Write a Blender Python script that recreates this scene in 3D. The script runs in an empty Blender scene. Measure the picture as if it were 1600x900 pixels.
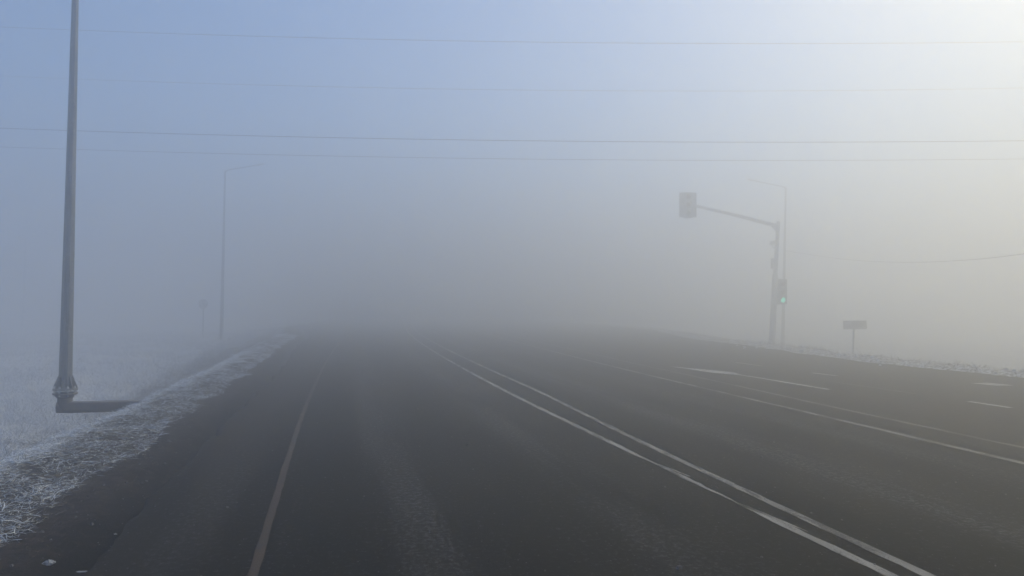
import bpy, math, random
import numpy as np
from mathutils import Vector, Matrix

rng = np.random.default_rng(7)
random.seed(7)
scene = bpy.context.scene
col = scene.collection

# ------------------------------------------------------------------ camera
cam_data = bpy.data.cameras.new('camera')
cam_data.sensor_width = 36.0
cam_data.lens = 36.0 * 1156.0 / 1600.0
cam_data.clip_start = 0.05
cam_data.clip_end = 3000.0
cam = bpy.data.objects.new('camera', cam_data)
col.objects.link(cam)
PITCH, ROLL = math.atan(33 / 1156.0), math.radians(0.35)
fwd = Vector((0, math.cos(PITCH), math.sin(PITCH)))
right0 = Vector((1, 0, 0))
up0 = right0.cross(fwd)
cr = (math.cos(ROLL) * right0 + math.sin(ROLL) * up0).normalized()
cu = cr.cross(fwd)
m3 = Matrix((cr, cu, -fwd)).transposed()
cam.matrix_world = Matrix.Translation((0, 0, 1.61)) @ m3.to_4x4()
scene.camera = cam

# ------------------------------------------------------------------ sky, sun, exposure
SUN_AZ, SUN_EL = math.radians(47), math.radians(42)
world = bpy.data.worlds.new('World')
scene.world = world
world.use_nodes = True
wn = world.node_tree
bg = wn.nodes['Background']
sky = wn.nodes.new('ShaderNodeTexSky')
sky.sky_type = 'NISHITA'
sky.sun_disc = False
sky.sun_elevation = SUN_EL
sky.sun_rotation = SUN_AZ
sky.air_density = 1.0
sky.dust_density = 0.0
sky.ozone_density = 6.0
wn.links.new(sky.outputs[0], bg.inputs[0])
bg.inputs[1].default_value = 0.142

sun_data = bpy.data.lights.new('sun', 'SUN')
sun_data.energy = 2.05
sun_data.angle = math.radians(0.6)
sun_data.color = (1.0, 0.77, 0.30)
sun = bpy.data.objects.new('sun', sun_data)
col.objects.link(sun)
sd = Vector((math.sin(SUN_AZ) * math.cos(SUN_EL), math.cos(SUN_AZ) * math.cos(SUN_EL), math.sin(SUN_EL)))
sun.rotation_euler = sd.to_track_quat('Z', 'Y').to_euler()

scene.view_settings.view_transform = 'Standard'
scene.view_settings.look = 'None'
scene.view_settings.exposure = 0.19
scene.view_settings.gamma = 1.0
scene.view_settings.use_curve_mapping = False
HAZE_DENSITY, HAZE_G, HAZE_TOP = 0.044, 0.76, 15.6
HAZE_COLOR = (0.94, 0.96, 0.985)
scene.render.engine = 'CYCLES'
cy = scene.cycles
cy.max_bounces = 8
cy.volume_bounces = 4
cy.diffuse_bounces = 3
cy.sample_clamp_indirect = 3.0
cy.use_denoising = True
cy.denoiser = 'OPENIMAGEDENOISE'

# ------------------------------------------------------------------ road frame
HEAD = math.radians(14)
SA, CA = math.sin(HEAD), math.cos(HEAD)


def bend(s):
    s = np.asarray(s, float)
    return np.where(s < 60, 0.0008 * s * np.abs(s) * (s > 0), 2.88 + 0.096 * (s - 60))


def uv_to_xy(u, s):
    """u = metres to the right of the observer, s = metres along the road"""
    u = np.asarray(u, float) + bend(s)
    s = np.asarray(s, float)
    return u * CA - s * SA, u * SA + s * CA


def sstep(a, b, x):
    t = np.clip((np.asarray(x, float) - a) / (b - a), 0, 1)
    return t * t * (3 - 2 * t)


_tab = rng.random((256, 256))


def vnoise(x, y):
    x = np.asarray(x, float); y = np.asarray(y, float)
    xi = np.floor(x).astype(int); yi = np.floor(y).astype(int)
    fx = x - xi; fy = y - yi
    fx = fx * fx * (3 - 2 * fx); fy = fy * fy * (3 - 2 * fy)
    g = lambda a, b: _tab[a & 255, b & 255]
    return (g(xi, yi) * (1 - fx) + g(xi + 1, yi) * fx) * (1 - fy) + (g(xi, yi + 1) * (1 - fx) + g(xi + 1, yi + 1) * fx) * fy


def fbm(x, y, o=3):
    t = 0; a = 0.5; f = 1.0
    for k in range(o):
        t = t + a * vnoise(x * f + 17.3 * k, y * f + 5.1 * k); a *= 0.5; f *= 2.03
    return t / (1 - 0.5 ** o)


def drift(s):
    """the left verge swings away from the lane towards the junction"""
    return 0.75 * sstep(18, 38, s) + 2.5 * sstep(38, 65, s)


def road_left(s):
    s = np.asarray(s, float)
    return -1.47 - drift(s) + 0.16 * (fbm(s * 1.3, s * 0 + 3.3) - 0.5) + 0.10 * (fbm(s * 6, s * 0 + 9.1, 2) - 0.5)


def road_right(s):
    s = np.asarray(s, float)
    return 16.45 + 2.0 * sstep(20, 33, s) + 5.0 * sstep(33, 60, s) + 0.5 * (fbm(s * 0.6, s * 0 + 40) - 0.5)


def ground_z(u, s):
    u = np.asarray(u, float); s = np.asarray(s, float)
    n1 = fbm(u * 0.5 + 31, s * 0.5, 3) - 0.5
    n2 = fbm(u * 2.6 + 71, s * 2.6, 3) - 0.5
    field = -1.35 + 0.95 * sstep(20, 50, s) + 0.35 * n1 + 0.10 * n2
    crest = 0.05 + 0.05 * (fbm(s * 0.7, s * 0 + 11) - 0.5)
    e = road_left(s)
    # dirt shoulder: groove next to the asphalt, then up to the crest
    sh = -0.125 + 0.115 * sstep(0.04, 0.38, e - u) + 0.05 * n2 * sstep(0.02, 0.3, e - u)
    ud = u + drift(s)
    left = sh + (crest + 0.015) * sstep(-2.1, -2.9, ud)
    cu_ = -3.12 + 0.16 * (fbm(s * 0.9, s * 0 + 23) - 0.5)
    t = 1 - (1 - np.clip((cu_ - ud) / 2.6, 0, 1)) ** 1.8
    left = left * (1 - t) + field * t + 0.06 * n2 * sstep(-2.2, -2.6, ud)
    r = road_right(s)
    rfield = -0.75 + 0.3 * n1 + 0.1 * n2
    rb = -0.10 + (0.15 + 0.12 * n2 + 0.10 * n1) * sstep(0.05, 0.7, u - r)
    t2 = sstep(1.2, 4.5, u - r)
    rz = rb * (1 - t2) + rfield * t2
    z = np.where(u < e + 0.1, left, np.where(u > r - 0.05, rz, -0.1))
    return z


# ------------------------------------------------------------------ mesh helpers
class MB:
    def __init__(self):
        self.v = []; self.f = []

    def add(self, v, f):
        o = len(self.v)
        self.v += [tuple(p) for p in v]
        self.f += [tuple(i + o for i in q) for q in f]
        return self

    def box(self, c, size, rot=None):
        c = Vector(c); sx, sy, sz = [k / 2 for k in size]
        M = rot or Matrix.Identity(3)
        b = min(sx, sy, sz) * 0.18      # chamfer along the vertical edges
        ring = [(-sx + b, -sy), (sx - b, -sy), (sx, -sy + b), (sx, sy - b), (sx - b, sy), (-sx + b, sy), (-sx, sy - b), (-sx, -sy + b)]
        v = [c + M @ Vector((x, y, -sz)) for x, y in ring] + [c + M @ Vector((x, y, sz)) for x, y in ring]
        f = [tuple(range(7, -1, -1)), tuple(range(8, 16))] + [(i, (i + 1) % 8, (i + 1) % 8 + 8, i + 8) for i in range(8)]
        return self.add(v, f)

    def tube(self, pts, rad, n=10, caps=True, phase=0.0):
        pts = [Vector(p) for p in pts]
        if not hasattr(rad, '__len__'): rad = [rad] * len(pts)
        v = []; f = []
        ref = None
        for i, p in enumerate(pts):
            a = pts[max(i - 1, 0)]; b = pts[min(i + 1, len(pts) - 1)]
            t = (b - a).normalized()
            if ref is None:
                ref = Vector((1, 0, 0)) if abs(t.x) < 0.9 else Vector((0, 0, 1))
            x = (ref - t * ref.dot(t)).normalized(); y = t.cross(x); ref = x
            for k in range(n):
                q = 2 * math.pi * k / n + phase
                v.append(p + (x * math.cos(q) + y * math.sin(q)) * rad[i])
        for i in range(len(pts) - 1):
            for k in range(n):
                k2 = (k + 1) % n
                f.append((i * n + k, i * n + k2, (i + 1) * n + k2, (i + 1) * n + k))
        if caps:
            f.append(tuple(range(n - 1, -1, -1)))
            f.append(tuple((len(pts) - 1) * n + k for k in range(n)))
        return self.add(v, f)

    def plate(self, poly, nrm, th):
        """flat polygon given in 3D, thickened by th along nrm"""
        nrm = Vector(nrm).normalized() * th / 2
        n = len(poly)
        v = [Vector(p) - nrm for p in poly] + [Vector(p) + nrm for p in poly]
        f = [tuple(range(n - 1, -1, -1)), tuple(range(n, 2 * n))] + [(i, (i + 1) % n, (i + 1) % n + n, i + n) for i in range(n)]
        return self.add(v, f)

    def build(self, name, mat, parent=None, smooth=False):
        me = bpy.data.meshes.new(name)
        me.from_pydata([tuple(p) for p in self.v], [], self.f)
        me.update()
        o = bpy.data.objects.new(name, me)
        me.materials.append(mat)
        col.objects.link(o)
        if parent: o.parent = parent
        if smooth:
            me.polygons.foreach_set('use_smooth', [True] * len(me.polygons))
            try:
                me.set_sharp_from_angle(angle=math.radians(40))
            except Exception:
                pass
        return o


def np_mesh(name, v, q, mat, parent=None, uv=None, attr=None, smooth=True):
    """fast mesh from an (n,3) vertex array and an (m,4) quad array"""
    v = np.ascontiguousarray(v, np.float32); q = np.ascontiguousarray(q, np.int32)
    me = bpy.data.meshes.new(name)
    me.vertices.add(len(v)); me.vertices.foreach_set('co', v.ravel())
    me.loops.add(q.size); me.loops.foreach_set('vertex_index', q.ravel())
    me.polygons.add(len(q))
    me.polygons.foreach_set('loop_start', np.arange(0, q.size, 4, dtype=np.int32))
    me.polygons.foreach_set('use_smooth', np.full(len(q), smooth))
    me.update(calc_edges=True)
    if uv is not None:
        l = me.uv_layers.new(name='road')
        l.data.foreach_set('uv', np.ascontiguousarray(uv[q.ravel()], np.float32).ravel())
    if attr is not None:
        a = me.attributes.new('tint', 'FLOAT', 'POINT')
        a.data.foreach_set('value', np.ascontiguousarray(attr, np.float32))
    me.validate()
    me.materials.append(mat)
    o = bpy.data.objects.new(name, me)
    col.objects.link(o)
    if parent: o.parent = parent
    return o


def thing(name, label, cat, loc=(0, 0, 0), group=None):
    o = bpy.data.objects.new(name, None)
    o.empty_display_size = 0.2
    col.objects.link(o)
    o.location = loc
    o['label'] = label; o['category'] = cat
    if group: o['group'] = group
    return o


def tag(o, label, cat, group=None):
    o['label'] = label; o['category'] = cat
    if group: o['group'] = group
    return o


# ------------------------------------------------------------------ materials
class NT:
    def __init__(self, name):
        self.m = bpy.data.materials.new(name)
        self.m.use_nodes = True
        self.t = self.m.node_tree
        self.p = self.t.nodes['Principled BSDF']

    def n(self, kind, **kw):
        x = self.t.nodes.new(kind)
        for k, v in kw.items(): setattr(x, k, v)
        return x

    def link(self, a, b): self.t.links.new(a, b)

    def noise(self, vec, scale, detail=4, rough=0.55):
        x = self.n('ShaderNodeTexNoise')
        x.inputs['Scale'].default_value = scale; x.inputs['Detail'].default_value = detail
        x.inputs['Roughness'].default_value = rough
        if vec is not None: self.link(vec, x.inputs['Vector'])
        return x.outputs['Fac']

    def math(self, op, a, b=None, c=None, clamp=False):
        x = self.n('ShaderNodeMath', operation=op, use_clamp=clamp)
        for i, k in enumerate((a, b, c)):
            if k is None: continue
            if isinstance(k, (int, float)): x.inputs[i].default_value = k
            else: self.link(k, x.inputs[i])
        return x.outputs[0]

    def ramp(self, x, lo, hi, a=0.0, b=1.0):
        r = self.n('ShaderNodeMapRange', interpolation_type='SMOOTHSTEP')
        self.link(x, r.inputs['Value'])
        r.inputs['From Min'].default_value = lo; r.inputs['From Max'].default_value = hi
        r.inputs['To Min'].default_value = a; r.inputs['To Max'].default_value = b
        return r.outputs['Result']

    def mix(self, fac, a, b):
        x = self.n('ShaderNodeMix', data_type='RGBA')
        if isinstance(fac, (int, float)): x.inputs[0].default_value = fac
        else: self.link(fac, x.inputs[0])
        for i, k in ((6, a), (7, b)):
            if isinstance(k, tuple): x.inputs[i].default_value = (*k, 1)
            else: self.link(k, x.inputs[i])
        return x.outputs[2]

    def road_uv(self):
        u = self.n('ShaderNodeUVMap', uv_map='road')
        s = self.n('ShaderNodeSeparateXYZ')
        self.link(u.outputs[0], s.inputs[0])
        return u.outputs[0], s.outputs[0], s.outputs[1]

    def stretch(self, vec, sx, sy):
        mp = self.n('ShaderNodeMapping')
        mp.inputs['Scale'].default_value = (sx, sy, 1)
        self.link(vec, mp.inputs['Vector'])
        return mp.outputs[0]

    def bump(self, h, strength=0.5, dist=0.01):
        b = self.n('ShaderNodeBump')
        b.inputs['Strength'].default_value = strength; b.inputs['Distance'].default_value = dist
        self.link(h, b.inputs['Height']); self.link(b.outputs[0], self.p.inputs['Normal'])

    def done(self, color=None, rough=0.8, metal=0.0, spec=0.5):
        if color is not None:
            if isinstance(color, tuple): self.p.inputs['Base Color'].default_value = (*color, 1)
            else: self.link(color, self.p.inputs['Base Color'])
        if isinstance(rough, (int, float)): self.p.inputs['Roughness'].default_value = rough
        else: self.link(rough, self.p.inputs['Roughness'])
        self.p.inputs['Metallic'].default_value = metal
        self.p.inputs['Specular IOR Level'].default_value = spec
        return self.m


def mat_asphalt():
    k = NT('asphalt')
    uv, u, s = k.road_uv()
    fine = k.noise(k.stretch(uv, 1.0, 0.8), 24, 5, 0.8)
    grit = k.noise(uv, 120, 2, 0.6)
    clump = k.noise(uv, 11, 4, 0.7)
    patch = k.noise(k.stretch(uv, 0.9, 0.22), 1.0, 5, 0.6)
    streak = k.noise(k.stretch(uv, 3.0, 0.25), 1.0, 5, 0.65)
    base = k.mix(k.ramp(fine, 0.52, 0.74), (0.0012, 0.0014, 0.0018), (0.145, 0.148, 0.156))
    base = k.mix(k.math('MULTIPLY', k.ramp(clump, 0.46, 0.62), 0.6), base, (0.0025, 0.003, 0.0036))
    base = k.mix(k.math('MULTIPLY', k.ramp(patch, 0.45, 0.6), 0.45), base, (0.004, 0.0045, 0.005))

    def band(centre, half):
        return k.ramp(k.math('ABSOLUTE', k.math('SUBTRACT', u, centre)), half, half * 0.25)
    # pale polished wheel paths and the dark oily strips between and beside them
    for c_, h_, f_ in ((0.62, 0.38, 0.55), (2.35, 0.45, 0.5), (4.95, 0.5, 0.75), (6.4, 0.4, 0.4), (-0.95, 0.3, 0.3)):
        base = k.mix(k.math('MULTIPLY', k.math('MULTIPLY', band(c_, h_), k.ramp(streak, 0.35, 0.6)), f_), base, k.mix(k.ramp(fine, 0.44, 0.64), (0.003, 0.0033, 0.0037), (0.185, 0.187, 0.193)))
    for c_, h_, f_ in ((1.32, 0.42, 0.85), (0.02, 0.30, 0.75), (3.0, 0.28, 0.5), (4.2, 0.3, 0.6), (5.8, 0.25, 0.6)):
        base = k.mix(k.math('MULTIPLY', k.math('MULTIPLY', band(c_, h_), k.ramp(streak, 0.62, 0.42)), f_), base, k.mix(k.ramp(fine, 0.52, 0.70), (0.0005, 0.0005, 0.0007), (0.03, 0.031, 0.034)))
    # brown road dust: by the left shoulder and on the unused lanes to the right
    dl = k.ramp(u, -0.35, -1.3)
    dr = k.ramp(u, 6.9, 8.6)
    d2 = k.math('MULTIPLY', k.math('MAXIMUM', k.math('MULTIPLY', dl, 0.55), k.math('MULTIPLY', dr, 0.8)), k.ramp(patch, 0.25, 0.6))
    base = k.mix(d2, base, k.mix(fine, (0.018, 0.014, 0.011), (0.060, 0.049, 0.039)))
    # bright chips of aggregate
    vor = k.n('ShaderNodeTexVoronoi'); vor.inputs['Scale'].default_value = 26
    k.link(uv, vor.inputs['Vector'])
    sepc = k.n('ShaderNodeSeparateColor'); k.link(vor.outputs['Color'], sepc.inputs[0])
    chip = k.math('MULTIPLY', k.ramp(vor.outputs['Distance'], 0.2, 0.12), k.math('GREATER_THAN', sepc.outputs[0], 0.95))
    base = k.mix(k.math('MULTIPLY', chip, 0.8), base, (0.22, 0.22, 0.22))
    # thin cracks along the lane joint
    cw = k.noise(k.stretch(uv, 0.0, 1.4), 1.0, 5, 0.65)
    cx = k.math('ABSOLUTE', k.math('SUBTRACT', k.math('ADD', u, k.math('MULTIPLY', cw, 0.35)), 5.75))
    crack = k.math('MULTIPLY', k.ramp(cx, 0.02, 0.006), k.ramp(k.noise(k.stretch(uv, 0.0, 0.4), 1.0, 3), 0.42, 0.5))
    base = k.mix(crack, base, (0.008, 0.008, 0.008))
    h = k.math('ADD', k.math('MULTIPLY', fine, 0.8), k.math('MULTIPLY', grit, 0.5))
    k.bump(h, 0.9, 0.012)
    return k.done(base, k.ramp(patch, 0.3, 0.7, 0.82, 0.95), spec=0.14)


def mat_paint(name, wear, tint=(0.55, 0.54, 0.5), smear=None):
    """old road paint, ground off in patches down to the asphalt"""
    k = NT(name)
    uv, u, s = k.road_uv()
    fine = k.noise(uv, 55, 3, 0.7)
    w = k.noise(k.stretch(uv, 6.0, 1.2), 1.0, 6, 0.7)
    grime = k.noise(k.stretch(uv, 3, 0.8), 1.3, 3, 0.5)
    pc = k.mix(k.ramp(grime, 0.3, 0.7), tint, tuple(c * 0.6 for c in tint))
    gone = k.ramp(k.math('ADD', k.math('MULTIPLY', w, 0.7), k.math('MULTIPLY', fine, 0.3)), 0.62 - wear * 0.35, 0.70 - wear * 0.35)
    ac = k.mix(fine, (0.018, 0.019, 0.022), (0.05, 0.05, 0.054))
    base = k.mix(k.math('MULTIPLY', gone, 0.85), pc, ac)
    if smear:
        # black tyre tracks that cross the line at a slant, leaving slivers of paint
        d = None
        for (s0, u0, slope, half) in smear:
            lat = k.math('ABSOLUTE', k.math('SUBTRACT', k.math('SUBTRACT', u, u0), k.math('MULTIPLY', k.math('SUBTRACT', s, s0), slope)))
            one = k.ramp(lat, half + 0.008, half - 0.004)
            d = one if d is None else k.math('MAXIMUM', d, one)
        base = k.mix(k.math('MULTIPLY', d, 0.88), base, ac)
    k.bump(fine, 0.5, 0.008)
    return k.done(base, 0.75, spec=0.3)


def mat_ground():
    k = NT('verge_soil_and_frost')
    uv, u, s = k.road_uv()
    n1 = k.noise(uv, 1.1, 5, 0.6)
    n2 = k.noise(uv, 9, 5, 0.65)
    n3 = k.noise(uv, 40, 3, 0.7)
    wob = k.math('ADD', u, k.math('MULTIPLY', k.math('SUBTRACT', n1, 0.5), 0.7))
    dirt = k.mix(k.ramp(n2, 0.38, 0.62), (0.004, 0.003, 0.0025), (0.040, 0.029, 0.022))
    dirt = k.mix(k.ramp(n3, 0.58, 0.72), dirt, (0.12, 0.10, 0.085))
    # moist dirt with painted groove shade, nearly black along the broken asphalt edge
    moist_shade = k.math('MULTIPLY', k.ramp(wob, -1.95, -1.66), k.ramp(n2, 0.72, 0.52))
    dirt = k.mix(moist_shade, dirt, (0.0012, 0.0012, 0.0014))
    thatch = k.mix(n2, (0.02, 0.018, 0.016), (0.075, 0.068, 0.06))
    frost = k.mix(k.ramp(n2, 0.35, 0.65), (0.42, 0.45, 0.49), (0.78, 0.82, 0.86))
    thatch = k.mix(k.math('MULTIPLY', k.ramp(n3, 0.56, 0.7), 0.5), thatch, (0.4, 0.42, 0.45))
    c = k.mix(k.ramp(wob, -2.05, -2.35), dirt, thatch)
    c = k.mix(k.ramp(wob, -2.8, -3.25), c, k.mix(k.ramp(n3, 0.35, 0.6), (0.16, 0.155, 0.15), frost))
    # bare dark grass on the bank below the crest
    bank = k.math('MULTIPLY', k.ramp(wob, -3.3, -3.6), k.ramp(wob, -6.9, -6.1))
    c = k.mix(k.math('MULTIPLY', bank, 0.75), c, k.mix(n2, (0.05, 0.046, 0.04), (0.15, 0.14, 0.125)))
    c = k.mix(k.ramp(wob, -6.0, -6.9), c, frost)
    c = k.mix(k.ramp(u, 14.5, 15.0), c, k.mix(k.ramp(n2, 0.42, 0.56), (0.16, 0.15, 0.14), (0.66, 0.68, 0.7)))
    k.bump(k.math('ADD', n2, k.math('MULTIPLY', n3, 0.6)), 0.8, 0.03)
    return k.done(c, 0.9, spec=0.2)


def mat_blade(name, straw, frost, bias):
    k = NT(name)
    a = k.n('ShaderNodeAttribute', attribute_name='tint')
    c = k.mix(k.ramp(a.outputs['Fac'], bias - 0.3, bias + 0.3), straw, frost)
    return k.done(c, 0.85, spec=0.2)


def mat_plain(name, color, rough=0.6, metal=0.0, var=0.25, scale=6.0, stretch=None, frost=0.0, lit_top_frost=0.0):
    k = NT(name)
    tc = k.n('ShaderNodeTexCoord').outputs['Object']
    v = tc
    if stretch:
        mp = k.n('ShaderNodeMapping'); mp.inputs['Scale'].default_value = stretch
        k.link(tc, mp.inputs['Vector']); v = mp.outputs[0]
    n = k.noise(v, scale, 5, 0.6)
    c = k.mix(k.ramp(n, 0.3, 0.7), tuple(x * (1 - var) for x in color), tuple(min(x * (1 + var), 0.9) for x in color))
    if frost:
        c = k.mix(k.math('MULTIPLY', k.ramp(k.noise(tc, 22, 4, 0.7), 0.5, 0.7), frost), c, (0.6, 0.63, 0.66))
    if lit_top_frost:      # rime on upward faces, painted pale to give a lit, rounded top
        sx = k.n('ShaderNodeSeparateXYZ')
        k.link(k.n('ShaderNodeNewGeometry').outputs['True Normal'], sx.inputs[0])
        c = k.mix(k.math('MULTIPLY', k.ramp(k.math('ADD', sx.outputs[2], k.math('MULTIPLY', n, 0.5)), 0.95, 1.35), lit_top_frost), c, (0.6, 0.63, 0.67))
    k.bump(n, 0.25, 0.003)
    return k.done(c, k.ramp(n, 0.2, 0.8, max(rough - 0.12, 0.05), min(rough + 0.12, 1)), metal)


M = {
    'asphalt': mat_asphalt(),
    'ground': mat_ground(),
    'paint': mat_paint('white_road_paint', 0.42, (0.33, 0.325, 0.30)),
    'paint_crossed': mat_paint('white_road_paint_crossed_by_tyres', 0.36, (0.36, 0.355, 0.33)),
    'paint_fresh': mat_paint('brighter_road_paint', 0.1, (0.58, 0.57, 0.54)),
    'paint_dirty': mat_paint('brown_dirty_edge_paint', 0.3, (0.066, 0.043, 0.028)),
    'galv': mat_plain('galvanised_steel', (0.20, 0.205, 0.21), 0.55, 0.35, 0.3, 3.0, (6, 6, 0.5), 0.25),
    'bolt': mat_plain('bright_zinc_bolts', (0.62, 0.62, 0.6), 0.4, 0.3),
    'pipe': mat_plain('rust_primed_pipe', (0.10, 0.078, 0.07), 0.75, 0.0, 0.35, 5.0, lit_top_frost=0.5),
    'dark': mat_plain('black_plastic', (0.20, 0.20, 0.205), 0.7, frost=0.5),
    'grey': mat_plain('grey_painted_steel', (0.42, 0.425, 0.43), 0.7, 0.0, frost=0.5),
    'signback': mat_plain('aluminium_sign_sheet', (0.42, 0.42, 0.42), 0.7, 0.0, frost=0.4),
    'wire': mat_plain('frosted_wire', (0.22, 0.22, 0.23), 0.7),
    'litter': mat_plain('dirty_white_plastic', (0.42, 0.42, 0.42), 0.6, 0.0, 0.4, 40),
    'snow': mat_plain('crusty_snow', (0.66, 0.68, 0.71), 0.85, 0.0, 0.2, 14),
    'straw': mat_blade('frosted_straw', (0.13, 0.12, 0.10), (0.76, 0.81, 0.87), 0.36),
    'field': mat_blade('frosted_field_grass', (0.26, 0.25, 0.235), (0.74, 0.78, 0.83), 0.28),
    'bank': mat_blade('bare_bank_grass', (0.09, 0.08, 0.065), (0.42, 0.44, 0.46), 0.70),
}


def mat_lens(name, color, emit=0.0):
    k = NT(name)
    tc = k.n('ShaderNodeTexCoord').outputs['Object']
    n = k.noise(tc, 60, 2)
    m = k.done(k.mix(n, tuple(c * 0.8 for c in color), color), 0.25)
    if emit:
        k.p.inputs['Emission Color'].default_value = (*color, 1)
        k.p.inputs['Emission Strength'].default_value = emit
    return m


M['red'] = mat_lens('unlit_red_lens', (0.09, 0.012, 0.012))
M['amber'] = mat_lens('unlit_amber_lens', (0.10, 0.05, 0.01))
M['green_off'] = mat_lens('unlit_green_lens', (0.01, 0.06, 0.045))
M['green'] = mat_lens('lit_green_lens', (0.08, 0.95, 0.62), 1.8)

# ------------------------------------------------------------------ ground and road
def steps(*seg):
    out = []
    for a, b, d in seg: out += list(np.arange(a, b - 1e-6, d))
    return np.array(out + [seg[-1][1]])


def grid_mesh(name, U, S, mat, zf, parent=None):
    uu, ss = np.meshgrid(U, S, indexing='ij')
    uu = uu.ravel(); ss = ss.ravel()
    x, y = uv_to_xy(uu, ss)
    v = np.stack([x, y, zf(uu, ss)], 1)
    a, b = len(U), len(S)
    i = np.arange(a * b).reshape(a, b)
    q = np.stack([i[:-1, :-1], i[1:, :-1], i[1:, 1:], i[:-1, 1:]], -1).reshape(-1, 4)
    return np_mesh(name, v, q, mat, parent, uv=np.stack([np.where(uu < 0, np.minimum(uu + drift(ss), 0), uu), ss], 1))


U = steps((-260, -60, 20), (-60, -20, 2.0), (-20, -8, 0.4), (-8, -1.2, 0.09), (-1.2, 15.8, 1.0), (15.8, 22, 0.16), (22, 40, 0.8), (40, 80, 4), (80, 260, 20))
S = steps((-240, -20, 20), (-20, 2, 1.0), (2, 22, 0.12), (22, 45, 0.3), (45, 100, 1.5), (100, 320, 10))
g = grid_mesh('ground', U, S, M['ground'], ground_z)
g['kind'] = 'structure'

# the asphalt: rows run from its broken left edge to the right edge, with a skirt down into the soil
Sr = steps((-230, -20, 15), (-20, 2, 1.0), (2, 26, 0.10), (26, 60, 0.4), (60, 300, 6))
e, r = road_left(Sr), road_right(Sr)
T = np.concatenate([[0, 0.0012], np.linspace(0.004, 0.996, 40), [0.9988, 1]])
uu = e[None, :] + (r - e)[None, :] * T[:, None]
ss = np.broadcast_to(Sr[None, :], uu.shape)
zz = np.zeros_like(uu)
zz[0] = zz[-1] = -0.14
zz[1] = zz[-2] = -0.006
x, y = uv_to_xy(uu.ravel(), ss.ravel())
a, b = uu.shape
i = np.arange(a * b).reshape(a, b)
q = np.stack([i[:-1, :-1], i[1:, :-1], i[1:, 1:], i[:-1, 1:]], -1).reshape(-1, 4)
road = np_mesh('road', np.stack([x, y, zz.ravel()], 1), q, M['asphalt'], uv=np.stack([uu.ravel(), ss.ravel()], 1))
road['kind'] = 'structure'


def ribbon(name, pts, width, mat, step=0.15, zl=0.004, ragged=0.012, off=None):
    """painted line on the road: pts = (s, u of its middle)"""
    pts = np.array(sorted(pts))
    s = np.arange(pts[0, 0], pts[-1, 0] + step / 2, step)
    # smooth through the points
    uc = np.interp(s, pts[:, 0], pts[:, 1])
    kern = max(3, int(3.0 / step)); kern += 1 - kern % 2
    pad = np.pad(uc, kern // 2, mode='reflect', reflect_type='odd')
    uc = np.convolve(pad, np.ones(kern) / kern, 'valid')
    w = width(s) if callable(width) else width if hasattr(width, '__len__') else np.full(len(s), width)
    if off: uc = uc + off(s)
    j1 = ragged * (fbm(s * 7, s * 0 + 2.2 + uc[0], 2) - 0.5) * 2
    j2 = ragged * (fbm(s * 7, s * 0 + 8.7 + uc[0], 2) - 0.5) * 2
    L = uc - w / 2 + j1; R = uc + w / 2 + j2
    C = (L + R) / 2
    uu = np.stack([L, C, R], 0); ss = np.broadcast_to(s, uu.shape)
    x, y = uv_to_xy(uu.ravel(), ss.ravel())
    n = len(s); i = np.arange(3 * n).reshape(3, n)
    q = np.stack([i[:-1, :-1], i[1:, :-1], i[1:, 1:], i[:-1, 1:]], -1).reshape(-1, 4)
    return np_mesh(name, np.stack([x, y, np.full(3 * n, zl)], 1), q, mat, road, uv=np.stack([uu.ravel(), ss.ravel()], 1))


ribbon('edge_line', [(-20, -0.43), (4.7, -0.43), (11.5, -0.45), (18, -0.43), (31, -0.42), (60, -0.42), (150, -0.42)], 0.062, M['paint_dirty'], ragged=0.009)
ribbon('centre_line', [(-20, 3.34), (4, 3.34), (13.4, 3.25), (32, 3.30), (150, 3.3)],
       # tyres cutting the corner have rubbed this line down to slivers in two places
       lambda s: np.interp(s, [4.2, 5.05, 5.35, 5.6, 6.05, 6.25, 6.5, 6.85, 7.1, 7.3, 7.8, 9.0, 9.5, 10], [0.08, 0.08, 0.055, 0.03, 0.028, 0.055, 0.075, 0.06, 0.032, 0.034, 0.07, 0.085, 0.075, 0.085]),
       M['paint_crossed'], 0.06, ragged=0.012,
       )
ribbon('rubbed_sliver', [(4.75, 3.40), (5.2, 3.36), (5.75, 3.315)], lambda s: np.interp(s, [4.75, 5.1, 5.5, 5.75], [0.006, 0.026, 0.024, 0.006]), M['paint_crossed'], 0.05)
ribbon('rubbed_sliver', [(6.55, 3.385), (6.9, 3.35), (7.3, 3.30)], lambda s: np.interp(s, [6.55, 6.8, 7.1, 7.3], [0.006, 0.026, 0.022, 0.006]), M['paint_crossed'], 0.05, zl=0.008)
ribbon('centre_line', [(-20, 3.50), (3.8, 3.55), (5.6, 3.61), (8.45, 3.67), (13.7, 3.88), (24, 3.93), (34, 3.95), (150, 4.0)], 0.082, M['paint'], 0.08, ragged=0.010)
ribbon('lane_line', [(-20, 6.6), (6.35, 7.17), (9.7, 7.31), (15.5, 7.45), (20, 7.57), (27.6, 7.84), (60, 8.6)], 0.095, M['paint'])
ribbon('lane_line', [(-20, 7.2), (7.1, 8.0), (10.8, 8.15), (16, 8.46), (20.2, 8.6), (27.6, 8.95), (60, 9.8)], 0.085, mat_paint('thin_worn_road_paint', 0.42, (0.2, 0.19, 0.17)))
ribbon('lane_line', [(10.1, 11.1), (10.95, 11.1)], 0.12, M['paint_fresh'], 0.05)
ribbon('lane_line', [(12.1, 11.08), (14.7, 11.0)], 0.09, mat_paint('nearly_gone_road_paint', 0.6, (0.16, 0.155, 0.145)))
ribbon('lane_line', [(15.95, 12.1), (16.8, 12.02)], 0.12, M['paint_fresh'], 0.05)
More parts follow.
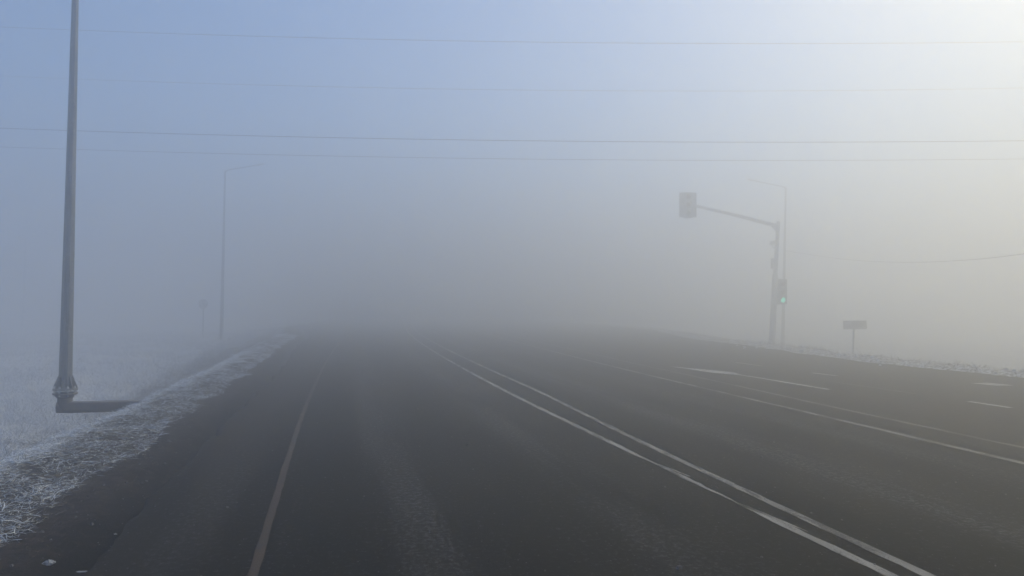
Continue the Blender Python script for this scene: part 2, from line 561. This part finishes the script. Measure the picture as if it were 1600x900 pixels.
ribbon('lane_line', [(13.15, 14.3), (13.75, 14.2)], 0.45, M['paint_fresh'], 0.05)
ribbon('lane_line', [(19.2, 12.0), (20.6, 11.95)], 0.09, M['paint_fresh'], 0.05)
# arrow on the turning lane: long stem and slim head pointing away
sa = np.arange(13.2, 19.5, 0.05)
pts = [(13.2, 9.86), (17.0, 9.83), (19.5, 9.24)]
ribbon('lane_arrow', [(13.2, 9.86), (16.9, 9.84), (18.0, 9.62), (19.45, 9.22)],
       np.where(np.arange(13.2, 19.475, 0.05) < 16.6, 0.11,
                np.interp(np.arange(13.2, 19.475, 0.05), [16.6, 17.3, 17.9, 19.0, 19.45], [0.11, 0.62, 0.46, 0.16, 0.02])), M['paint_fresh'], 0.05)

# ------------------------------------------------------------------ grass
def blades(name, u, s, length, width, elev, az, tint, mat, lift=0.0, droop=0.5):
    n = len(u)
    x, y = uv_to_xy(u, s)
    z = ground_z(u, s) + lift
    d = np.stack([np.cos(az) * np.cos(elev), np.sin(az) * np.cos(elev), np.sin(elev)], 1)
    side = np.stack([-np.sin(az), np.cos(az), np.zeros(n)], 1)
    roll = rng.uniform(-1.2, 1.2, n)[:, None]
    up = np.cross(side, d)
    side = side * np.cos(roll) + up * np.sin(roll)
    k = np.array([0, 0.35, 0.7, 1.0])
    wk = np.array([0.8, 1.0, 0.75, 0.12])
    bendv = np.stack([rng.normal(0, 0.25, n), rng.normal(0, 0.25, n), -np.abs(rng.normal(droop, 0.2, n)) * 0.5], 1)
    base = np.stack([x, y, z], 1)
    V = np.zeros((n, 8, 3))
    for j in range(4):
        p = base + d * (length * k[j])[:, None] + bendv * (length * k[j] ** 2)[:, None]
        V[:, 2 * j] = p - side * (width * wk[j] / 2)[:, None]
        V[:, 2 * j + 1] = p + side * (width * wk[j] / 2)[:, None]
    gz = z - 0.004
    V[:, :, 2] = np.maximum(V[:, :, 2], gz[:, None])
    o = np.arange(n)[:, None, None] * 8
    q = np.array([[0, 1, 3, 2], [2, 3, 5, 4], [4, 5, 7, 6]])[None] + o
    ob = np_mesh(name, V.reshape(-1, 3), q.reshape(-1, 4), mat, attr=np.repeat(tint, 8), smooth=False)
    ob['kind'] = 'stuff'
    return ob


def sample(n, u0, u1, s0, s1, dens, power=1.0):
    u = rng.uniform(u0, u1, n)
    s = s0 + (s1 - s0) * rng.random(n) ** power
    keep = rng.random(n) < dens(u, s)
    return u[keep], s[keep]


def straw_density(u, s):
    u = u + drift(s)
    edge = -2.12 + 0.55 * (fbm(s * 0.8 + 3, s * 0 + 1.7) - 0.5) + 0.2 * (fbm(s * 3.1, u * 3.1) - 0.5)
    inside = sstep(0.0, 0.07, edge - u)
    tuft = sstep(0.34, 0.56, fbm(u * 5.5 + 9, s * 3.6 + 4))
    rim = np.exp(-((edge - 0.10 - u) / 0.09) ** 2) * sstep(0.42, 0.6, fbm(s * 1.1 + 50, s * 0 + 2))
    return np.clip(inside * (0.06 + 0.88 * tuft * (0.45 + 0.55 * sstep(-2.2, -3.0, u)) + 0.8 * rim), 0, 1)


u, s = sample(230000, -4.3, -1.85, 3.2, 46, lambda u, s: straw_density(u, s) * (u + drift(s) > -3.3), 1.7)
uc_, sc_ = sample(26000, -3.3, -2.9, 4, 46, lambda u, s: 0.4 + 0.6 * sstep(0.35, 0.6, fbm(u * 3, s * 2)), 1.6)
uc_ = uc_ - drift(sc_)
u = np.concatenate([u, uc_]); s = np.concatenate([s, sc_])
n = len(u)
frosty = np.clip(rng.normal(0.45, 0.25, n) + 0.5 * (fbm(u * 2 + 5, s * 1.2) - 0.5) + 0.45 * sstep(-2.8, -3.15, u + drift(s)) + 0.3 * sstep(10, 26, s), 0, 1)
big = rng.random(n) < 0.012
o = blades('frosty_straw', u, s, (rng.gamma(4, 0.014, n) + 0.02) * np.where(big, 1.7, 1), rng.uniform(0.0025, 0.006, n) * np.where(big, 1.6, 1), np.abs(rng.normal(0.2, 0.32, n)),
           rng.uniform(0, 2 * np.pi, n), np.where(big, np.maximum(frosty, 0.8), frosty), M['straw'], rng.random(n) ** 2 * 0.04)
tag(o, 'strip of frosted dry straw along the left road shoulder', 'straw')

u, s = sample(70000, -6.9, -3.35, 5, 40, lambda u, s: 0.2 + 0.8 * sstep(0.35, 0.6, fbm(u * 1.5, s * 1.5)), 1.4)
n = len(u)
o = blades('bank_grass', u, s, rng.gamma(4, 0.025, n) + 0.03, rng.uniform(0.003, 0.008, n), rng.normal(0.7, 0.35, n),
           rng.uniform(0, 2 * np.pi, n), np.clip(rng.normal(0.5, 0.2, n), 0, 1), M['bank'])
tag(o, 'bare dark grass on the bank below the left road shoulder', 'grass')

u, s = sample(190000, -26, -6.2, 6, 60, lambda u, s: (0.15 + 0.85 * sstep(0.38, 0.6, fbm(u * 0.9 + 2, s * 0.9))) * sstep(-24, -14, u), 1.5)
n = len(u)
o = blades('field_grass', u, s, rng.gamma(5, 0.045, n) + 0.06, rng.uniform(0.008, 0.020, n), rng.normal(0.85, 0.4, n),
           rng.uniform(0, 2 * np.pi, n), np.clip(rng.normal(0.5, 0.2, n), 0, 1), M['field'])
tag(o, 'frost covered tufts of grass across the field on the left', 'grass')

u = rng.uniform(16.5, 26, 26000); s = rng.uniform(8, 48, 26000)
k_ = (u > road_right(s) + 0.25) & (rng.random(26000) < 0.1 + 0.9 * sstep(0.5, 0.66, fbm(u * 1.3 + 7, s * 1.3)))
u, s = u[k_], s[k_]; n = len(u)
o = blades('verge_grass', u, s, rng.gamma(4, 0.03, n) + 0.04, rng.uniform(0.006, 0.014, n), rng.normal(0.7, 0.4, n),
           rng.uniform(0, 2 * np.pi, n), np.clip(rng.normal(0.45, 0.25, n), 0, 1), M['bank'])
tag(o, 'sparse dry grass poking through snow on the right verge', 'grass')


def lumps(name, u, s, size, mat, zoff=0.0, flat=0.6):
    """many small irregular stones or snow clods in one mesh"""
    base = np.array([(-1, -1, -1), (1, -1, -1), (1, 1, -1), (-1, 1, -1), (-1, -1, 1), (1, -1, 1), (1, 1, 1), (-1, 1, 1)], float) * 0.5
    quads = np.array([(0, 3, 2, 1), (4, 5, 6, 7), (0, 1, 5, 4), (1, 2, 6, 5), (2, 3, 7, 6), (3, 0, 4, 7)])
    n = len(u)
    x, y = uv_to_xy(u, s)
    inr = (u > road_left(s)) & (u < road_right(s))
    z = np.where(inr, 0.0, ground_z(u, s))
    V = base[None] * (1 + rng.normal(0, 0.22, (n, 8, 3)))
    V[:, 4:, :2] *= 0.7
    th = rng.uniform(0, 6.28, n)
    c, sn = np.cos(th)[:, None], np.sin(th)[:, None]
    X = V[..., 0] * c - V[..., 1] * sn * 0.7; Y = V[..., 0] * sn + V[..., 1] * c * 0.7
    W = np.stack([X * size[:, None] + x[:, None], Y * size[:, None] + y[:, None], V[..., 2] * size[:, None] * flat + (z + zoff + size * flat * 0.35)[:, None]], -1)
    q = quads[None] + np.arange(n)[:, None, None] * 8
    ob = np_mesh(name, W.reshape(-1, 3), q.reshape(-1, 4), mat, smooth=False)
    ob['kind'] = 'stuff'
    return ob


n = 800
u = rng.uniform(15.0, 20, n); s = rng.uniform(10, 40, n)
k_ = np.abs(u - road_right(s) - 0.45) < rng.exponential(0.35, n) + 0.1
o = lumps('snow_clods', u[k_], s[k_], rng.gamma(2.0, 0.028, k_.sum()) + 0.015, M['snow'])
tag(o, 'clods of crusty snow along the right road edge', 'snow')

n = 900
u = np.concatenate([rng.uniform(-1.4, 6.5, 380), rng.uniform(-2.4, -1.4, 520)]); s = 3.6 + 15 * rng.random(n) ** 1.6
o = lumps('gravel', u, s, rng.gamma(2.2, 0.0032, n) + 0.003, mat_plain('pale_grit', (0.13, 0.125, 0.12), 0.8, 0, 0.6, 40))
tag(o, 'small loose stones scattered over the road and dirt shoulder', 'gravel')


# ------------------------------------------------------------------ lamp posts
def gz_xy(x, y):
    u = x * CA + y * SA; s = -x * SA + y * CA
    for _ in range(3):
        pass
    return float(ground_z(u - float(bend(s)), s))


def lamp_post(loc, height, arm_vec, r0, r1, label, lean=(0, 0)):
    """tapered eight-sided steel post with a slanting arm and a flat luminaire at its end"""
    t = thing('lamp_post', label, 'lamp post', loc, 'steel lamp posts along the road')
    lx, ly = lean
    mb = MB().tube([(0, 0, 0.0), (lx * 0.5, ly * 0.5, height * 0.5), (lx, ly, height)], [r0, (r0 + r1) / 2, r1], 8)
    mb.build('pole', M['galv'], t)
    ax, ay, az = arm_vec
    L = math.hypot(ax, ay)
    dx, dy = ax / L, ay / L
    MB().tube([(lx - dx * 0.03, ly - dy * 0.03, height - 0.18), (lx + dx * 0.06, ly + dy * 0.06, height - 0.01), (lx + dx * 0.3, ly + dy * 0.3, height + az * 0.25 / L + 0.03),
               (lx + ax * 0.80, ly + ay * 0.80, height + az * 0.80)], [r1 * 0.9, r1 * 0.85, 0.035, 0.03], 8).build('arm', M['galv'], t, True)
    # luminaire: long flat shell
    a0 = Vector((lx + ax * 0.76, ly + ay * 0.76, height + az * 0.76)); a1 = Vector((lx + ax, ly + ay, height + az))
    d = (a1 - a0).normalized(); sv = Vector((-dy, dx, 0)); uv_ = sv.cross(d)
    if uv_.z < 0: uv_ = -uv_
    prof = [(0, 0.03, 0.03), (0.10, 0.08, 0.045), (0.5, 0.13, 0.05), (0.85, 0.12, 0.04), (1.0, 0.05, 0.02)]
    v = []; f = []
    ln = (a1 - a0).length
    for (k, w, h) in prof:
        c = a0 + d * (ln * k)
        for (p, q_) in ((-1, -0.6), (1, -0.6), (1, 0.2), (0.55, 1), (-0.55, 1), (-1, 0.2)):
            v.append(c + sv * (w * p) + uv_ * (h * q_))
    m_ = len(prof)
    for i in range(m_ - 1):
        for j in range(6):
            j2 = (j + 1) % 6
            f.append((i * 6 + j, i * 6 + j2, (i + 1) * 6 + j2, (i + 1) * 6 + j))
    f += [(5, 4, 3, 2, 1, 0), tuple((m_ - 1) * 6 + j for j in range(6))]
    MB().add(v, f).build('luminaire', M['grey'], t)
    return t


def flange(t, z, r, th, n=16, mat='galv', name='flange'):
    return MB().tube([(0, 0, z), (0, 0, z + th)], r, n).build(name, M[mat], t)


# the near post stands on a bent pipe that comes out of the bank
nx, ny, nz = -7.51, 12.5, 0.205
near = lamp_post((nx, ny, nz), 8.2, (2.3, 0.55, 0.4), 0.106, 0.042,
                 'nearest tall grey lamp post, bolted to a bent pipe beside the left shoulder', lean=(0.02, 0))
flange(near, 0.0, 0.188, 0.03)
for k in range(8):
    a = 2 * math.pi * (k + 0.5) / 8
    c, sn = math.cos(a), math.sin(a)
    MB().plate([(0.085 * c, 0.085 * sn, 0.031), (0.178 * c, 0.178 * sn, 0.031), (0.178 * c, 0.178 * sn, 0.05), (0.106 * c, 0.106 * sn, 0.24), (0.085 * c, 0.085 * sn, 0.24)],
               (-sn, c, 0), 0.014).build('gusset', M['galv'], near)
    a = 2 * math.pi * k / 8
    c, sn = math.cos(a) * 0.160, math.sin(a) * 0.160
    MB().tube([(c, sn, -0.10), (c, sn, 0.07)], 0.012, 8).tube([(c, sn, 0.031), (c, sn, 0.056)], 0.021, 6).tube([(c, sn, -0.028), (c, sn, -0.001)], 0.021, 6).build('bolt', M['bolt'], near)
MB().tube([(0, 0, -0.075), (0, 0, -0.045)], 0.188, 16).build('foundation_flange', M['pipe'], near)
MB().tube([(0, 0, -0.135), (0, 0, -0.0755)], [0.118, 0.165], 16).build('foundation_collar', M['pipe'], near)
px, py = CA, SA
MB().tube([(0, 0, -0.044), (0, 0, -0.22), (0.004 * px, 0.004 * py, -0.255), (0.03 * px, 0.03 * py, -0.280), (0.09 * px, 0.09 * py, -0.290), (0.2 * px, 0.2 * py, -0.291), (2.2 * px, 2.2 * py, -0.292)],
          [0.112, 0.112, 0.115, 0.112, 0.104, 0.099, 0.099], 20).build('foundation_pipe', M['pipe'], near, True)
MB().tube([(-0.112 * px, -0.112 * py, -0.289), (0.02 * px, 0.02 * py, -0.289)], [0.097, 0.099], 20).build('pipe_end', M['pipe'], near, True)

lamp_post((-17.63, 45.0, -0.45), 10.4, (2.4, 0.0, 0.45), 0.12, 0.05, 'faint lamp post at the far end of the left straw verge', lean=(0.05, 0))
lamp_post((18.28, 50.0, -1.08), 11.05, (-2.6, 0.0, 0.55), 0.13, 0.055, 'pale lamp post just behind the traffic light on the right', lean=(0.26, 0))
lamp_post((-49.5, 75.0, -1.3), 9.8, (2.4, 0.3, 0.45), 0.15, 0.06, 'barely visible lamp post deep in the fog at far left', lean=(0.05, 0))

# ------------------------------------------------------------------ traffic light
tl = thing('traffic_light', 'tall traffic light with an overhead arm and one lit green lamp', 'traffic light', (14.71, 42.0, -0.62))
tl.scale = (1.4, 1.4, 1.4)
def leaned(z): return 0.30 * (z / 5.1)
MB().tube([(0, 0, -0.2), (leaned(3.0), 0, 3.0), (leaned(3.06), 0, 3.1)], [0.125, 0.118, 0.085], 12).tube(
    [(leaned(3.1), 0, 3.1), (leaned(5.2), 0, 5.22)], [0.085, 0.075], 12).build('pole', M['grey'], tl, True)
flange(tl, 0.03, 0.23, 0.03)
ax0 = leaned(5.1)
MB().tube([(ax0 - 0.02, 0, 5.03), (ax0 - 1.6, 0, 5.44), (ax0 - 3.55, 0, 5.88)], [0.085, 0.07, 0.055], 10).build('arm', M['grey'], tl, True)
MB().plate([(ax0 - 0.07, 0, 4.78), (ax0 - 0.07, 0, 5.0), (ax0 - 0.34, 0, 5.07)], (0, 1, 0), 0.03).build('gusset', M['grey'], tl)


def signal_head(parent, c, lit, back):
    cx, cyy, cz = c
    body = MB().box((cx, cyy, cz), (0.36, 0.20, 1.02)).build('signal_head', M['dark'], parent)
    if back:
        y0 = cyy - 0.02
        MB().plate([(cx - 0.35, y0, cz - 0.49), (cx + 0.35, y0, cz - 0.49), (cx + 0.35, y0, cz + 0.51), (cx - 0.35, y0, cz + 0.51)], (0, 1, 0), 0.02).build('backplate', M['dark'], body)
        MB().box((cx - 0.02, cyy, cz - 0.545), (0.06, 0.08, 0.07)).build('bracket', M['grey'], body)
    for k, name in enumerate(('red', 'amber', 'green')):
        z = cz + 0.325 * (1 - k)
        # domed lens facing the observer
        v = [(cx, cyy - 0.135, z)]; f = []
        for ring, (rr, yy) in enumerate(((0.06, 0.125), (0.10, 0.1015))):
            for j in range(20):
                a = 2 * math.pi * j / 20
                v.append((cx + rr * math.cos(a), cyy - yy, z + rr * math.sin(a)))
        for j in range(20):
            j2 = (j + 1) % 20
            f.append((0, 1 + j, 1 + j2)); f.append((1 + j, 21 + j, 21 + j2, 1 + j2))
        mm = M[name] if name != 'green' else M['green' if lit else 'green_off']
        MB().add(v, f).build('lens', mm, body, True)
        # visor: half tunnel above the lens
        v = []; f = []
        for j in range(15):
            a = math.radians(-20 + 220 * j / 14)
            depth = 0.10 + 0.16 * max(0.0, math.sin(a)) ** 0.7
            for rr in (0.108, 0.116):
                v.append((cx + rr * math.cos(a), cyy - 0.1015, z + rr * math.sin(a)))
                v.append((cx + rr * math.cos(a), cyy - 0.1015 - depth, z + rr * math.sin(a)))
        for j in range(14):
            b0 = j * 4; b1 = b0 + 4
            f += [(b0, b0 + 1, b1 + 1, b1), (b0 + 2, b1 + 2, b1 + 3, b0 + 3), (b0 + 1, b0 + 3, b1 + 3, b1 + 1)]
        MB().add(v, f).build('visor', M['dark'], body, True)
    return body


signal_head(tl, (-3.38, -0.02, 5.86), False, True)
signal_head(tl, (0.43, -0.02, 2.36), True, False)
for z in (2.66, 2.05): MB().box((0.22, 0, z), (0.2, 0.05, 0.05)).build('head_bracket', M['grey'], tl)
camb = MB().box((0.04, -0.1, 4.33), (0.15, 0.34, 0.14)).build('camera_housing', M['grey'], tl)
MB().tube([(0.04, -0.02, 4.26), (0.06, 0.0, 4.17), (0.25, 0, 4.15)], 0.022, 8).build('camera_bracket', M['grey'], camb)
MB().box((leaned(3.5) - 0.12, 0, 3.5), (0.14, 0.16, 0.42)).build('control_box', M['grey'], tl)

# ------------------------------------------------------------------ signs
sg = thing('road_sign', 'small round road sign on a thin post, far left in the fog', 'road sign', (-19.6, 47, -0.40))
sg.scale = (0.86, 0.86, 0.86)
MB().tube([(0, 0, 0), (0.02, 0, 2.95)], 0.045, 10).build('post', M['galv'], sg, True)
MB().tube([(0.02, -0.075, 2.58), (0.02, -0.055, 2.58)], 0.36, 32).build('disc', M['signback'], sg)
for z in (2.75, 2.42): MB().box((0.02, -0.05, z), (0.16, 0.03, 0.04)).build('clamp', M['galv'], sg)

pl = thing('road_sign', 'low rectangular plate sign on a short post on the right snowy verge', 'road sign', (14.71, 32.0, -0.56))
pl.scale = (1.306, 1.306, 1.306)
MB().tube([(0, 0, -0.3), (0.06, 0, 1.3)], 0.032, 10).build('post', M['grey'], pl, True)
MB().plate([(-0.31, -0.05, 1.075), (0.45, -0.05, 1.085), (0.447, -0.05, 1.345), (-0.313, -0.05, 1.335)], (0, 1, 0), 0.012).build('plate', M['signback'], pl)
fr = MB()
for (p, q_) in (((-0.31, 1.075), (0.45, 1.085)), ((-0.313, 1.335), (0.447, 1.345)), ((-0.31, 1.075), (-0.313, 1.335)), ((0.45, 1.085), (0.447, 1.345))):
    fr.tube([(p[0], -0.05, p[1]), (q_[0], -0.05, q_[1])], 0.012, 6)
fr.build('rim', M['grey'], pl)

# ------------------------------------------------------------------ overhead wires
def wire(y, x0, z0, a, r, label, xl=-44, xr=52, slope=0.0):
    pts = [(x, y + slope * x, z0 + a * (x - x0) ** 2) for x in np.linspace(xl, xr, 80)]
    o = MB().tube(pts, r, 6).build('overhead_wire', M['wire'], None, True)
    return tag(o, label, 'wire', 'overhead wires crossing the road')


wire(30, 6.0, 12.53, 0.00070, 0.013, 'topmost of the four overhead wires crossing the foggy sky')
wire(40, 5.0, 13.54, 0.00056, 0.018, 'faintest overhead wire, second from the top of the sky')
wire(28, 5.0, 8.01, 0.00062, 0.013, 'third overhead wire from the top, the darker of the lower pair')
wire(36, 6.0, 8.94, 0.00047, 0.015, 'lowest of the four long overhead wires across the sky')
ys = np.linspace(50, 2, 60)
cz_ = np.interp(ys, [2, 9, 17, 26, 31, 36, 42, 50], [6.0, 4.9, 4.0, 3.61, 3.72, 3.98, 4.5, 5.67])
cz_ = np.convolve(np.pad(cz_, 4, mode='reflect', reflect_type='odd'), np.ones(9) / 9, 'valid')
cxs = np.interp(ys, [2, 26, 36, 43, 50], [16.6, 18.0, 19.0, 19.0, 18.5])
cxs = np.convolve(np.pad(cxs, 4, mode='reflect', reflect_type='odd'), np.ones(9) / 9, 'valid')
o = MB().tube(list(zip(cxs, ys, cz_)), 0.012, 6).build('hanging_cable', M['wire'], None, True)
tag(o, 'thin sagging cable running from the right lamp post out of view', 'cable')

# ------------------------------------------------------------------ litter on the dirt shoulder
def crumple(name, u, s, dims, label, seed, rot=0.0, n=10, mlen=7):
    r_ = np.random.default_rng(seed)
    v = []; f = []
    for i in range(mlen):
        t = i / (mlen - 1)
        rad = math.sin(math.pi * min(max(t, 0.06), 0.94)) ** 0.6
        for j in range(n):
            a = 2 * math.pi * j / n
            k = rad * (1 + r_.normal(0, 0.22))
            v.append(Vector(((t - 0.5) * dims[0] + r_.normal(0, dims[0] * 0.02), k * math.cos(a) * dims[1] / 2, k * math.sin(a) * dims[2] / 2)))
    for i in range(mlen - 1):
        for j in range(n):
            j2 = (j + 1) % n
            f.append((i * n + j, i * n + j2, (i + 1) * n + j2, (i + 1) * n + j))
    f += [tuple(range(n - 1, -1, -1)), tuple((mlen - 1) * n + j for j in range(n))]
    o = MB().add(v, f).build(name, M['litter'])
    x, y = uv_to_xy(u, s)
    o.location = (float(x), float(y), float(ground_z(u, s)) + dims[2] * 0.32)
    o.rotation_euler = (0, 0, rot)
    return tag(o, label, 'litter')


crumple('plastic_scrap', -1.72, 5.32, (0.075, 0.035, 0.032), 'crumpled white scrap on the dirt shoulder, nearest the camera at lower left', 3, 0.6, 12, 11)
crumple('plastic_strip', -1.56, 5.37, (0.12, 0.022, 0.012), 'thin flat white strip beside the crumpled scrap on the shoulder', 5, 0.25)
crumple('plastic_chip', -1.57, 6.22, (0.03, 0.02, 0.012), 'tiny white chip in the dark groove beside the asphalt edge', 8, 0.1)

# ------------------------------------------------------------------ fog
hz = NT('haze_air')
for nd in list(hz.t.nodes):
    if nd.type != 'OUTPUT_MATERIAL': hz.t.nodes.remove(nd)
pv = hz.n('ShaderNodeVolumePrincipled')
pv.inputs['Color'].default_value = (*HAZE_COLOR, 1)
pv.inputs['Density'].default_value = HAZE_DENSITY
pv.inputs['Density Attribute'].default_value = ''
pv.inputs['Temperature'].default_value = 0
hz.m.cycles.homogeneous_volume = True
pv.inputs['Anisotropy'].default_value = HAZE_G
hz.link(pv.outputs[0], next(nd for nd in hz.t.nodes if nd.type == 'OUTPUT_MATERIAL').inputs['Volume'])
B0, B1 = Vector((-460, -460, -3.0)), Vector((460, 460, HAZE_TOP))
v = [(x, y, z) for z in (B0.z, B1.z) for x, y in ((B0.x, B0.y), (B1.x, B0.y), (B1.x, B1.y), (B0.x, B1.y))]
haze = MB().add(v, [(3, 2, 1, 0), (4, 5, 6, 7), (0, 1, 5, 4), (1, 2, 6, 5), (2, 3, 7, 6), (3, 0, 4, 7)]).build('haze', hz.m)
haze['kind'] = 'stuff'
tag(haze, 'dense pale morning fog over road and fields', 'fog')
